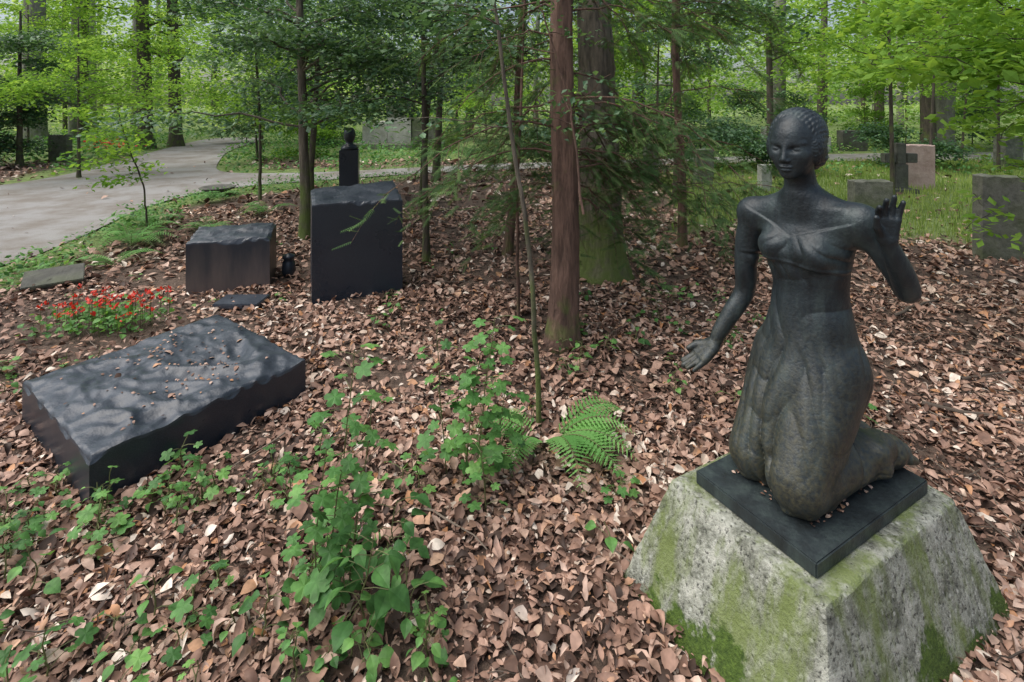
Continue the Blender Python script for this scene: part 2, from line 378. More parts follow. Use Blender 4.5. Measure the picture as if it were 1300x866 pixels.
mb=MB()
for k in range(420):
    if k<180: x,y=rng.uniform(1.4,4.6),rng.uniform(2.2,4.6)
    else:
        y=rng.uniform(1.4,6); x=rng.uniform(-1.0,1.1)*y
    if in_quad(np.array([x]),np.array([y]),SLAB,.35)[0] or in_quad(np.array([x]),np.array([y]),PBOT,.3)[0] or in_path(np.array([x]),np.array([y]))[0]: continue
    L=rng.uniform(.08,.5); a=rng.uniform(0,6.28); m=6; t=np.linspace(0,1,m)
    pts=np.c_[x+np.cos(a)*L*t+np.cumsum(rng.normal(0,.012,m)),y+np.sin(a)*L*t+np.cumsum(rng.normal(0,.012,m)),.035+np.cumsum(rng.normal(0,.006,m))]
    mb.tube(pts,np.linspace(1,.4,m)*rng.uniform(.0015,.005),5,0,rng.random())
for (x,y,a,L,r) in [(2.2,2.75,-.35,.8,.012),(2.0,3.35,1.9,.7,.009),(2.6,3.0,.2,.9,.008),(2.9,3.9,.5,1.0,.012),(1.9,2.6,.9,.5,.007)]:
    m=9; t=np.linspace(0,1,m); mb.tube(np.c_[x+np.cos(a)*L*t+np.cumsum(rng.normal(0,.012,m)),y+np.sin(a)*L*t+np.cumsum(rng.normal(0,.012,m)),.045+np.cumsum(rng.normal(0,.004,m))],np.linspace(r,r*.3,m),7,0,.3)
mb.build('fallen_twigs',[M['twig']])

# ---------------------------------------------------------------- stones
def rock_block(name,q,h,relief,mats,n=26,slope=(0,0,0,0),chip=.02,freq=3.0,seed=0,parent=None,edge=.5,bw=0.0,wavy=False):
    q=np.array(q,float); u=np.linspace(0,1,n); U,V=np.meshgrid(u,u,indexing='ij')
    def bil(c): return c[0]*(1-U)*(1-V)+c[1]*U*(1-V)+c[2]*U*V+c[3]*(1-U)*V
    X=bil(q[:,0]);Y=bil(q[:,1]);Z=h+bil(slope)
    off=Vector((seed*3.7,seed*1.3,seed))
    D=np.zeros_like(X)
    for a in range(n):
        for b in range(n):
            p=Vector((X[a,b],Y[a,b],0))*freq+off
            if wavy:
                w=noise.noise_vector(p*.8)
                D[a,b]=(1-abs(noise.noise(p*1.3+w*.8))*3.2)*.55+(1-abs(noise.noise(p*2.7+w))*3)*.28+(1-abs(noise.noise(p*6+w))*3)*.10
            else:
                d=noise.voronoi(p)[0]; D[a,b]=(d[1]-d[0])*.5+noise.noise(p*1.7)*.6+noise.noise(p*4)*.2
    E=np.minimum(np.minimum(U,1-U),np.minimum(V,1-V))
    Z+=relief*D*(edge+(1-edge)*np.clip(E*8,0,1))
    rim=E<1e-6
    jit=np.zeros_like(X)
    for a in range(n):
        for b in range(n):
            if rim[a,b]: jit[a,b]=abs(noise.noise(Vector((X[a,b]*9,Y[a,b]*9,seed))))
    Z-=jit*chip; c=q.mean(0)
    X2=X+(c[0]-X)*jit*chip*.6; Y2=Y+(c[1]-Y)*jit*chip*.6
    mb=MB(); i,j=np.meshgrid(np.arange(n-1),np.arange(n-1),indexing='ij')
    F=np.stack([i*n+j,(i+1)*n+j,(i+1)*n+j+1,i*n+j+1],-1).reshape(-1,4)
    mb.add(np.stack([X2,Y2,Z],-1).reshape(-1,3),F,.5,1)
    ring=[(a,0) for a in range(n-1)]+[(n-1,b) for b in range(n-1)]+[(a,n-1) for a in range(n-1,0,-1)]+[(0,b) for b in range(n-1,0,-1)]
    T=np.array([(X2[a],Y2[a],Z[a]) for a in ring]); T0=np.array([(X[a],Y[a],0) for a in ring]); m=len(ring)
    low=T.copy(); low[:,:2]=T0[:,:2]; low[:,2]-=.012
    bot=T0.copy(); bot[:,2]=-.05; bot[:,:2]+= (bot[:,:2]-c)*bw
    idx=np.arange(m); nx_=(idx+1)%m
    F=np.concatenate([np.stack([idx,idx+m,nx_+m,nx_],-1)]); mb.add(np.concatenate([T,low]),F,.5,1)
    mb.add(np.concatenate([low,bot]),F,.5,0)
    o=mb.build(name,mats,False,parent)
    if wavy:
        for p in o.data.polygons[:(n-1)**2]: p.use_smooth=True
    return o
s1=rock_block('black_granite_grave_slab',SLAB,.207,.044,[M['gr_side'],M['gr_top']],90,(0,0,.02,0),.05,2.6,1,wavy=True,edge=.35)
rock_block('black_granite_block',MED,.445,.03,[M['gr_dust'],M['gr_top']],24,(0,.0,.06,.05),.06,5,2)
rock_block('black_granite_tall_block',TALL,.815,.03,[M['gr_side'],M['gr_top']],26,(0,.0,.10,.06),.04,4,3)
mb=MB(); q=np.array(SLAB); ps=[]
for k in range(170):
    if k<130: u,v=np.clip(rng.normal(.55,.15),.03,.97),np.clip(rng.normal(.5+.2*rng.choice([-1,1]),.1),.03,.97)
    else: u,v=rng.uniform(.03,.97,2)
    p=q[0]+u*(q[1]-q[0])+v*(q[3]-q[0]); ok,loc,nn,_=s1.ray_cast(Vector((p[0],p[1],2)),Vector((0,0,-1)))
    if ok: ps.append((loc.x,loc.y,loc.z+.005))
ps=np.array(ps); sz=np.where(rng.random(len(ps))<.12,.045,.018)*rng.uniform(.7,1.3,len(ps))
mb.inst(*LIT[3],ps,rand_frames(len(ps),.2),sz,rng.uniform(0,.85,len(ps))); mb.build('fallen_leaves',[M['litter']],True)

def slabq(x,y,w,d,rot=0):
    c,s=math.cos(rot),math.sin(rot); return [(x+c*a-s*b,y+s*a+c*b) for a,b in((-w/2,-d/2),(w/2,-d/2),(w/2,d/2),(-w/2,d/2))]
def gravestone(x,y,w,h,d,mat,rot=0,relief=.03,seed=1,name='gravestone'):
    return rock_block(name,slabq(x,y,w,d,rot),h,relief,[mat,mat],12,chip=.05,seed=seed)
gravestone(5.12,5.42,.40,.88,.16,M['grey'],-.2,seed=4)
gravestone(5.85,5.6,.4,.75,.16,M['grey'],-.1,seed=5)
gravestone(5.2,7.5,.50,.52,.22,M['grey'],-.15,seed=6)
gravestone(7.75,9.9,.52,.84,.25,M['pink'],-.1,.02,7)
gravestone(3.82,10.3,.34,.72,.2,M['grey'],.1,seed=8)
gravestone(2.85,10.6,.26,.80,.2,M['darkstone'],.1,seed=9)
gravestone(4.7,9.6,.2,.5,.15,M['pale'],.1,seed=10)
gravestone(-12.6,14.4,.45,.75,.25,M['grey'],.1,seed=11)
gravestone(11.6,17.6,.9,.7,.3,M['darkstone'],.1,seed=12)
gravestone(9.0,18.0,.5,.8,.3,M['pale'],.1,seed=13)
gravestone(12.5,13,.5,.8,.3,M['grey'],.1,seed=14)
gravestone(10.2,17.2,.7,.5,.3,M['pale'],.1,seed=15)
e=empty('stone_memorial')
rock_block('central_slab',slabq(-4.1,19,.85,.5),1.55,.03,[M['pale']]*2,12,seed=20,parent=e)
rock_block('cap',slabq(-4.1,19,1.0,.56),1.62,.02,[M['grey']]*2,10,seed=21,parent=e,bw=-.35)
rock_block('side_wall_left',slabq(-5.0,19,.9,.4),.95,.04,[M['pale']]*2,12,seed=22,parent=e)
rock_block('side_wall_right',slabq(-3.2,19,.9,.4),1.05,.04,[M['grey']]*2,12,seed=23,parent=e)
rock_block('step',slabq(-4.1,18.75,3.4,1.3),.18,.01,[M['grey']]*2,10,seed=24,parent=e)
def boxes(name,bx,mat,bev=.012):
    bm=bmesh.new()
    for cx,cy,cz,sx,sy,sz in bx:
        r=bmesh.ops.create_cube(bm,size=1)
        for v in r['verts']: v.co=Vector((cx+v.co.x*sx,cy+v.co.y*sy,cz+v.co.z*sz))
    bmesh.ops.bevel(bm,geom=bm.edges[:],offset=bev,segments=2,affect='EDGES')
    me=bpy.data.meshes.new(name); bm.to_mesh(me); me.materials.append(mat)
    o=bpy.data.objects.new(name,me); scene.collection.objects.link(o); return o
boxes('stone_cross',[(7.05,9.4,.24,.24,.16,.58),(7.05,9.4,.72,.175,.14,.38),(6.855,9.4,.64,.2,.14,.17),(7.245,9.4,.64,.2,.14,.17),(7.05,9.4,.04,.5,.35,.1)],M['darkstone'])
boxes('grave_plaque',[(-2.2,4.2,.03,.36,.22,.04)],M['gr_top'],.006)
o=boxes('stone_plaque',[(0,0,0,.42,.3,.035)],M['darkstone'],.006); o.location=(-4.1,4.62,.09); o.rotation_euler=(math.radians(14),0,math.radians(38))
def lathe(mb,c,prof,sides=20,mat=0,sx=1,sy=1):
    a=np.arange(sides)/sides*2*np.pi; prof=np.array(prof); n=len(prof)
    V=np.stack([c[0]+prof[:,0,None]*np.cos(a)*sx,c[1]+prof[:,0,None]*np.sin(a)*sy,np.repeat(c[2]+prof[:,1,None],sides,1)],-1).reshape(-1,3)
    i,j=np.meshgrid(np.arange(n-1),np.arange(sides),indexing='ij'); j2=(j+1)%sides
    mb.add(V,np.stack([i*sides+j,i*sides+j2,(i+1)*sides+j2,(i+1)*sides+j],-1).reshape(-1,4),.5,mat)
mb=MB(); lathe(mb,(-2.12,4.9,0),[(0,.0),(.05,.0),(.065,.05),(.055,.14),(.04,.16),(.06,.18),(.055,.2),(0,.22)]); mb.build('grave_lantern',[M['gr_side']],True)
mb=MB(); lathe(mb,(-5.25,9.2,.02),[(0,0),(.12,0),(.2,.06),(.3,.12),(.28,.13),(.15,.07),(0,.06)]); mb.build('bird_bath_bowl',[M['darkstone']],True)
e=empty('bust_monument')
rock_block('stele',slabq(-2.52,8,.28,.24,.2),.92,.005,[M['gr_side']]*2,8,chip=.01,parent=e)
mb=MB(); lathe(mb,(-2.52,8,.92),[(0,-.01),(.13,0),(.135,.03),(.10,.07),(.06,.09),(.055,.12),(.075,.15),(.088,.20),(.092,.25),(.08,.30),(.05,.335),(0,.345)],20,0,1,.95)
mb.build('bust',[M['gr_side']],True,e)

# ---------------------------------------------------------------- plinth
def frustum(name,rt,rb,zt,mat,amp=.0045):
    bm=bmesh.new(); r=bmesh.ops.create_cube(bm,size=2)
    bmesh.ops.subdivide_edges(bm,edges=bm.edges[:],cuts=54,use_grid_fill=True)
    for v in bm.verts:
        t=(v.co.z+1)/2; ha=rb[0]*(1-t)+rt[0]*t; hb=rb[1]*(1-t)+rt[1]*t
        x,y=v.co.x,v.co.y
        m=max(abs(x),abs(y))
        z=t*(zt+.06)-.06
        w=Vector((PC[0]+ca*x*ha-sa*y*hb,PC[1]+sa*x*ha+ca*y*hb,z))
        d=noise.noise(w*6)*amp+noise.noise(w*19)*amp*.5+noise.noise(w*45)*amp*.35
        ne=(abs(v.co.x)>.999)+(abs(v.co.y)>.999)+(t>.999)
        if ne>=2: d-=.002+max(0,noise.noise(w*16)-.15)*.014
        k=Vector((ca*x-sa*y,sa*x+ca*y,0))
        if m>.999: w+=k*d
        if t>.999: w.z+=noise.noise(w*15)*.002-((.002+max(0,noise.noise(w*20)-.15)*.012) if m>.999 else 0)
        v.co=w
    me=bpy.data.meshes.new(name); bm.to_mesh(me); me.materials.append(mat)
    for p in me.polygons: p.use_smooth=True
    me.set_sharp_from_angle(angle=math.radians(30))
    o=bpy.data.objects.new(name,me); scene.collection.objects.link(o); return o
pl=frustum('concrete_plinth',(.37,.26),(.53,.375),.352,M['plinth'])

# ---------------------------------------------------------------- statue (implicit surface, one continuous skin)
lo=np.array([-.36,-.35,-.012]); hi=np.array([.33,.32,1.11]); h=.0026
dims=np.ceil((hi-lo)/h).astype(int)
FLD=np.full(dims,.08,np.float32)
gx=(lo[0]+np.arange(dims[0])*h).astype(np.float32);gy=(lo[1]+np.arange(dims[1])*h).astype(np.float32);gz=(lo[2]+np.arange(dims[2])*h).astype(np.float32)
HP=np.array([0,.045,.93]); HPIT=math.radians(-7); HYAW=math.radians(-12)
def region(l,u):
    a=np.clip(np.floor((np.array(l)-lo)/h).astype(int),0,dims-1); b=np.clip(np.ceil((np.array(u)-lo)/h).astype(int)+1,1,dims)
    return tuple(slice(i,j) for i,j in zip(a,b))
def apply(fn,l,u,k,mode='u',head=False):
    m=k+.012+(.035 if head else 0); s=region(np.array(l)-m,np.array(u)+m)
    x=gx[s[0]][:,None,None];y=gy[s[1]][None,:,None];z=gz[s[2]][None,None,:]
    if head:
        X=x-HP[0];Y=y-HP[1];Z=z-HP[2]
        c,n_=math.cos(HYAW),math.sin(HYAW); X,Y=c*X+n_*Y,-n_*X+c*Y
        c,n_=math.cos(HPIT),math.sin(HPIT); Y,Z=c*Y+n_*Z,-n_*Y+c*Z
        x=X+HP[0];y=Y+HP[1];z=Z+HP[2]
    d=fn(x,y,z); f=FLD[s]
    if mode=='u':
        q=np.maximum(k-np.abs(f-d),0)/k; FLD[s]=np.minimum(f,d)-q*q*k*.25
    else:
        d=-d; q=np.maximum(k-np.abs(f-d),0)/k; FLD[s]=np.maximum(f,d)+q*q*k*.25
def rc(a,b,ra,rb,k=.02,mode='u',head=False):
    a=np.array(a,float);b=np.array(b,float);ba=b-a;L=ba@ba
    def fn(x,y,z):
        t=np.clip(((x-a[0])*ba[0]+(y-a[1])*ba[1]+(z-a[2])*ba[2])/L,0,1)
        return np.sqrt((x-a[0]-t*ba[0])**2+(y-a[1]-t*ba[1])**2+(z-a[2]-t*ba[2])**2)-(ra+t*(rb-ra))
    r=max(ra,rb); apply(fn,np.minimum(a,b)-r,np.maximum(a,b)+r,k,mode,head)
def chain(pts,rad,k):
    pts=np.array(pts,float); t=np.linspace(0,1,len(pts)); m=(len(pts)-1)*5+1; tt=np.linspace(0,1,m)
    Pn=np.vstack([2*pts[0]-pts[1],pts,2*pts[-1]-pts[-2]]); C=[];Rr=[]
    for q in tt:
        s_=min(q*(len(pts)-1),len(pts)-1-1e-6); i_=int(s_); u=s_-i_
        w=.5*np.array([-u+2*u*u-u**3,2-5*u*u+3*u**3,u+4*u*u-3*u**3,-u*u+u**3]); C.append(w@Pn[i_:i_+4]); Rr.append(rad[i_]*(1-u)+rad[min(i_+1,len(rad)-1)]*u)
    C=np.array(C);Rr=np.array(Rr); ker=np.array([.25,.5,.25]); Rr=np.convolve(np.pad(Rr,1,'edge'),ker,'valid')
    def fn(x,y,z):
        best=None
        for a,b,ra,rb in zip(C[:-1],C[1:],Rr[:-1],Rr[1:]):
            ba=b-a;L=ba@ba; tq=np.clip(((x-a[0])*ba[0]+(y-a[1])*ba[1]+(z-a[2])*ba[2])/L,0,1)
            dd=np.sqrt((x-a[0]-tq*ba[0])**2+(y-a[1]-tq*ba[1])**2+(z-a[2]-tq*ba[2])**2)-(ra+tq*(rb-ra))
            best=dd if best is None else np.minimum(best,dd)
        return best
    r=Rr.max(); apply(fn,C.min(0)-r,C.max(0)+r,k)
def el(c,r,k=.02,mode='u',head=False,disp=None):
    c=np.array(c,float)
    def fn(x,y,z):
        X,Y,Z=x-c[0],y-c[1],z-c[2]
        k0=np.sqrt((X/r[0])**2+(Y/r[1])**2+(Z/r[2])**2)+1e-6; k1=np.sqrt((X/r[0]**2)**2+(Y/r[1]**2)**2+(Z/r[2]**2)**2)+1e-6
        d=k0*(k0-1)/k1
        if disp is not None: d=d+disp(X,Y,Z)
        return d
    apply(fn,c-np.array(r),c+np.array(r),k,mode,head)
SEC=np.array([(.14,.0,.07,.125,.105),(.22,.0,.05,.134,.115),(.30,.0,.015,.137,.118),(.37,0,-.003,.131,.110),(.44,.003,-.004,.116,.096),(.50,.005,0,.103,.085),(.555,.005,.003,.096,.076),(.61,.003,.010,.104,.082),(.67,0,.014,.120,.088),(.72,0,.012,.128,.080),(.76,0,.012,.126,.064),(.80,0,.02,.09,.050),(.83,0,.03,.055,.045)])
def loft(x,y,z):
    zz=np.clip(z,.14,.83)
    I=[np.interp(zz.ravel(),SEC[:,0],SEC[:,i]).reshape(zz.shape) for i in range(1,5)]
    for kk in range(4):
        a=I[kk].ravel(); ker=np.ones(15)/15; a=np.convolve(np.pad(a,7,'edge'),ker,'valid'); I[kk]=a.reshape(zz.shape)
    cp,cq,Pp,Qq=I
    r=np.sqrt(((x-cp)/Pp)**2+((y-cq)/Qq)**2)
    d=(r-1)*np.minimum(Pp,Qq); dz=np.abs(z-zz)
    return np.where(dz>0,np.sqrt(np.maximum(d,0)**2+dz**2),d)
apply(loft,(-.16,-.14,.12),(.16,.2,.85),.03)
rc((.065,.0,.33),(.070,.165,.082),.090,.066,.03); rc((-.065,.0,.33),(-.075,.145,.078),.090,.064,.03)
rc((.070,.160,.068),(.09,-.17,.055),.062,.046,.025); rc((-.075,.140,.068),(-.03,-.17,.055),.060,.046,.025)
rc((.0,.0,.10),(.03,-.10,.06),.09,.06,.05)
rc((.0,.055,.18),(0,.070,.06),.06,.05,.03)
el((.0,-.08,.27),(.11,.09,.12),.05)
rc((.09,-.17,.06),(.105,-.235,.05),.036,.034,.02); rc((.105,-.235,.045),(.11,-.29,.028),.036,.024,.02); rc((.10,-.18,.085),(.105,-.20,.075),.028,.026,.02)
rc((-.03,-.17,.06),(-.01,-.24,.05),.036,.034,.02); rc((-.01,-.24,.045),(.0,-.295,.028),.036,.024,.02)
for a0,b0 in (((.02,-.125,.05),(.145,-.135,.05)),((.02,-.125,.10),(.13,-.13,.095))): rc(a0,b0,.020,.016,.03)
for i_,o_ in enumerate((-.022,-.009,.004,.016,.026)):
    rc((.11+o_,-.285,.024),(.112+o_*1.1,-.31,.015),.010,.008,.006); rc((.0+o_,-.29,.024),(.002+o_*1.1,-.315,.015),.010,.008,.006)
el((.056,.074,.675),(.042,.036,.042),.02); el((-.056,.078,.675),(.042,.036,.042),.02)
RS=(-.160,.045,.752); LS=(.150,.0,.775)
rc((0,.018,.795),RS,.042,.040,.04); rc((0,.018,.80),LS,.042,.042,.04)
rc((0,.02,.78),(0,.055,.91),.047,.040,.03)
rc((-.018,.058,.786),(-.11,.055,.790),.008,.007,.016); rc((.018,.058,.788),(.11,.040,.803),.008,.007,.016)
RE=(-.193,.032,.487); RW=np.array((-.242,.124,.312))
chain([(-.150,.042,.755),(-.174,.042,.66),(-.184,.040,.57),RE,(-.212,.066,.42),tuple(RW)],[.040,.037,.033,.030,.029,.0185],.025)
d=np.array((-.35,.63,-.69)); d/=np.linalg.norm(d); l=np.array((-1.,0,0)); l=l-(l@d)*d; l/=np.linalg.norm(l); nn=np.cross(d,l)
if nn[1]<0: nn=-nn
for o_ in (-.018,-.006,.006,.018): rc(RW+d*.004+l*o_*.7,RW+d*.056+l*o_*1.1,.0120,.0105,.008)
for o_,ln,sp in ((.022,.052,.004),(.0075,.060,.001),(-.0075,.057,-.002),(-.022,.046,-.006)):
    A=RW+d*.055+l*o_; B=A+d*ln*.5+l*sp*.5+nn*.003; C=A+d*ln+l*sp+nn*.012
    rc(A,B,.0080,.0074,.003); rc(B,C,.0074,.0062,.003)
A=RW+d*.012+l*.016; B=RW+d*.040+l*.034+nn*.010; C=RW+d*.068+l*.038+nn*.018
rc(A,B,.012,.009,.008); rc(B,C,.009,.007,.004)
LE=(.230,-.055,.600); LW=np.array((.231,.055,.752))
chain([(.140,.004,.778),(.178,-.02,.715),(.208,-.044,.650),(.229,-.052,.603),(.234,-.018,.648),(.233,.018,.698),tuple(LW)],[.040,.036,.033,.030,.030,.026,.0180],.025)
hx=np.array((.80,-.60,0)); hn=np.array((.60,.80,0)); hz=np.array((0,0,1.))
def hp(a,b,c): return LW+hx*a*.92+hn*b+hz*c*.92
for o_ in (-.017,-.006,.006,.017): rc(hp(o_*.7,.002,.004),hp(o_*1.15,.006,.056),.0120,.0105,.008)
for o_,m_,t_ in ((-.022,(-.024,.018,.082),(-.026,.040,.096)),(-.0075,(-.008,.012,.090),(-.008,.030,.114)),(.0075,(.010,.006,.092),(.013,.016,.122)),(.022,(.027,.006,.084),(.033,.014,.108))):
    A=hp(o_,.006,.056);B=hp(*m_);C=hp(*t_)
    rc(A,B,.0078,.0072,.003); rc(B,C,.0072,.0060,.003)
rc(hp(-.014,.008,.012),hp(-.030,.028,.040),.012,.009,.008); rc(hp(-.030,.028,.040),hp(-.034,.044,.068),.009,.0068,.004)
H=np.array((0,.080,.985))
def Hc(a,b,c): return H+np.array((a,b,c))
el(Hc(0,-.015,.014),(.064,.086,.078),.02,head=True)
el(Hc(0,.018,-.034),(.050,.058,.056),.025,head=True)
el(Hc(0,.056,-.076),(.017,.015,.014),.022,head=True)
el(Hc(.033,.040,-.022),(.018,.018,.016),.02,head=True); el(Hc(-.033,.040,-.022),(.018,.018,.016),.02,head=True)
rc(Hc(0,.0645,.012),Hc(0,.083,-.029),.0058,.0078,.008,head=True)
for s_ in(-1,1):
    rc(Hc(.009*s_,.0630,.014),Hc(.042*s_,.0485,.013),.005,.004,.008,head=True)
    el(Hc(.026*s_,.075,-.003),(.0165,.0165,.0090),.008,'s',head=True)
    el(Hc(.026*s_,.0505,-.004),(.0155,.0135,.0090),.002,head=True)
    rc(Hc(.012*s_,.0615,-.0095),Hc(.039*s_,.0505,-.0085),.0024,.0020,.0015,head=True)
    el(Hc(.0085*s_,.0780,-.033),(.0060,.0075,.0055),.004,head=True)
el(Hc(0,.0715,-.0510),(.0185,.0095,.0050),.003,head=True); el(Hc(0,.0705,-.0605),(.0150,.0095,.0060),.003,head=True)
rc(Hc(-.017,.0815,-.0558),Hc(.017,.0815,-.0558),.0026,.0026,.0015,'s',head=True)
def hw(X,Y,Z):
    a=np.arctan2(X,Z+.09)
    return -.0028*np.abs(np.sin(165*Y+9*np.sin(a*5)))+.0011*np.sin(a*80+90*Y)
el(Hc(0,-.032,.023),(.0725,.082,.076),.0012,head=True,disp=hw)
for s_ in(-1,1): el(Hc(.054*s_,-.010,-.008),(.021,.042,.046),.006,head=True,disp=lambda X,Y,Z: -.0028*np.abs(np.sin(170*Z+90*Y+40*np.sin(60*Y))))
el(Hc(0,-.090,-.045),(.054,.046,.048),.006,head=True,disp=lambda X,Y,Z: -.0032*np.abs(np.sin(140*Z+60*np.abs(X))))
xx=gx[:,None,None];yy=gy[None,:,None]
def sst(a,b,t):
    t=np.clip((t-a)/(b-a),0,1); return t*t*(3-2*t)
def ridge(t): return 1-2*np.abs(np.sin(t))**.7
for k0 in range(0,dims[2],40):
    sl=slice(k0,min(k0+40,dims[2])); zz=gz[sl][None,None,:]
    inner=sst(.19,.14,np.abs(xx))
    w=sst(.46,.26,zz)*sst(-.01,.02,zz)*sst(-.03,.07,yy)
    fan=xx/(.6+1.3*np.clip(.55-zz,0,1))
    D=w*(.0016+.0062*np.exp(-(xx/.045)**2))*ridge(fan*66+2.2*np.sin(zz*9+xx*20)+zz*3)
    # cloth pulled diagonally across each thigh
    w=sst(.46,.36,zz)*sst(.05,.14,zz)*sst(-.03,.06,yy)
    D=D+w*.0026*ridge(zz*24+np.abs(xx)*30+1.2*np.sin(xx*38+zz*10))
    w=sst(.45,.36,zz)*sst(.02,.06,zz)*sst(.02,-.04,yy)
    D=D+w*.0055*ridge(zz*26+yy*30+1.5*np.sin(yy*22))
    # cloth gathered on the plate around the knees
    D=D-.006*np.exp(-((zz-.008)/.012)**2)*sst(-.02,.06,yy)*(1+.6*np.sin(xx*120+yy*60))
    w=sst(.57,.62,zz)*sst(.73,.68,zz)*sst(.0,.04,yy)*inner
    ang=np.arctan2(xx+.012,np.abs(zz-.735)+.04)
    D=D+w*.0026*ridge(ang*8+1.2*np.sin(zz*42+xx*25))
    w=sst(.38,.46,zz)*sst(.645,.60,zz)*sst(-.04,.02,yy)*inner
    D=D+w*.0026*ridge(xx*34+2.2*np.sin(zz*16+xx*12))
    D=D-.0028*np.exp(-((zz-.642+.08*np.abs(xx))/.005)**2)*inner*sst(-.03,.02,yy)
    neck=.712+.42*np.abs(xx)+.04*sst(.03,-.02,yy)
    D=D-.0042*sst(neck+.003,neck-.003,zz)*inner*sst(.17,.13,np.abs(xx))
    FLD[:,:,sl]+=D.astype(np.float32)
FLD[:,:,0]=np.maximum(FLD[:,:,0],.001)
def surface_nets(Fd):
    ins=Fd<0; c=[ins[i:ins.shape[0]-1+i,j:ins.shape[1]-1+j,k:ins.shape[2]-1+k] for i in(0,1) for j in(0,1) for k in(0,1)]
    al=c[0].copy();an=c[0].copy()
    for q in c[1:]: al&=q; an|=q
    mixed=an&~al; idx=np.argwhere(mixed); n=len(idx)
    ids=np.full(mixed.shape,-1,np.int32); ids[mixed]=np.arange(n)
    acc=np.zeros((n,3));cnt=np.zeros(n); cor=[(i,j,k) for i in(0,1) for j in(0,1) for k in(0,1)]
    for a in cor:
        for ax in range(3):
            if a[ax]==1: continue
            b=list(a);b[ax]=1
            f0=Fd[idx[:,0]+a[0],idx[:,1]+a[1],idx[:,2]+a[2]];f1=Fd[idx[:,0]+b[0],idx[:,1]+b[1],idx[:,2]+b[2]]
            m=(f0<0)!=(f1<0); t=np.where(m,f0/(f0-f1+1e-20),0)
            pt=np.tile(np.array(a,float),(n,1)); pt[:,ax]+=t; acc+=pt*m[:,None]; cnt+=m
    V=idx+acc/cnt[:,None]; FF=[]
    for ax in range(3):
        A=np.moveaxis(ins,ax,0); I=np.moveaxis(ids,ax,0)
        d0=A[:-1,1:-1,1:-1]; d1=A[1:,1:-1,1:-1]
        e=np.argwhere(d0!=d1); s=d0[e[:,0],e[:,1],e[:,2]]
        i,j,k=e[:,0],e[:,1]+1,e[:,2]+1
        q=np.stack([I[i,j-1,k-1],I[i,j,k-1],I[i,j,k],I[i,j-1,k]],-1)
        flip=~s if ax!=1 else s
        q[flip]=q[flip][:,::-1]; FF.append(q)
    return V,np.concatenate(FF)
V,Fq=surface_nets(FLD); ok=(Fq>=0).all(1); Fq=Fq[ok]
V=V*h+lo
S=1.142; cc=np.array([.881,1.53])*S
a_=np.array([.491,-.871]); b_=np.array([-.871,-.491])
W=np.zeros_like(V); W[:,:2]=cc+S*(V[:,0:1]*a_+V[:,1:2]*b_); W[:,2]=.3945+S*V[:,2]
e=empty('kneeling_woman_statue')
mb=MB(); mb.add(W,Fq,.5); st=mb.build('figure',[M['bronze']],True,e)
md=st.modifiers.new('s','SMOOTH'); md.factor=.5; md.iterations=1
bm=bmesh.new(); r=bmesh.ops.create_cube(bm,size=1)
for v in r['verts']:
    x,y=v.co.x*2,v.co.y*2; v.co=Vector((PC[0]+ca*x*.3175-sa*y*.2055,PC[1]+sa*x*.3175+ca*y*.2055,.375+v.co.z*.044))
bmesh.ops.bevel(bm,geom=bm.edges[:],offset=.004,segments=2,affect='EDGES')
me=bpy.data.meshes.new('bronze_base_plate'); bm.to_mesh(me); me.materials.append(M['plate'])
o=bpy.data.objects.new('bronze_base_plate',me); scene.collection.objects.link(o); o.parent=e

# ---------------------------------------------------------------- vegetation
def sprays(mb,C,Rr,n,leaf,mat,flat=.12,tmpl=DIA2,rb=None,droop=.25):
    C=np.asarray(C,float); m=len(C); Rr=np.broadcast_to(Rr,(m,))
    rep=np.repeat(np.arange(m),n); N_=len(rep)
    rho=np.sqrt(rng.random(N_)); th=rng.uniform(0,2*np.pi,N_); r=Rr[rep]
    sqx=rng.uniform(.5,1.2,m)[rep]
    ang=rng.uniform(0,3.14,m)[rep]
    lx=rho*np.cos(th)*r*sqx; ly=rho*np.sin(th)*r
    pos=C[rep]+np.stack([lx*np.cos(ang)-ly*np.sin(ang),lx*np.sin(ang)+ly*np.cos(ang),rng.normal(0,flat,N_)*r-droop*rho**2*r],-1)
    R=rand_frames(N_,.38,pitch=-.25)
    base=(rng.uniform(.1,.9,m) if rb is None else rb)[rep]
    mb.inst(*tmpl,pos,R,leaf*rng.uniform(.6,1.3,N_),np.clip(base+rng.normal(0,.16,N_),0,1),mat)
def curve(a,b,sag=0,wob=.05,n=10):
    a=np.array(a,float);b=np.array(b,float);t=np.linspace(0,1,n)[:,None]; p=a+(b-a)*t; p[:,2]-=sag*4*(t*(1-t))[:,0]
    w=np.cumsum(rng.normal(0,wob/n**.5,(n,3)),0)*np.minimum(t*4,1); return p+w
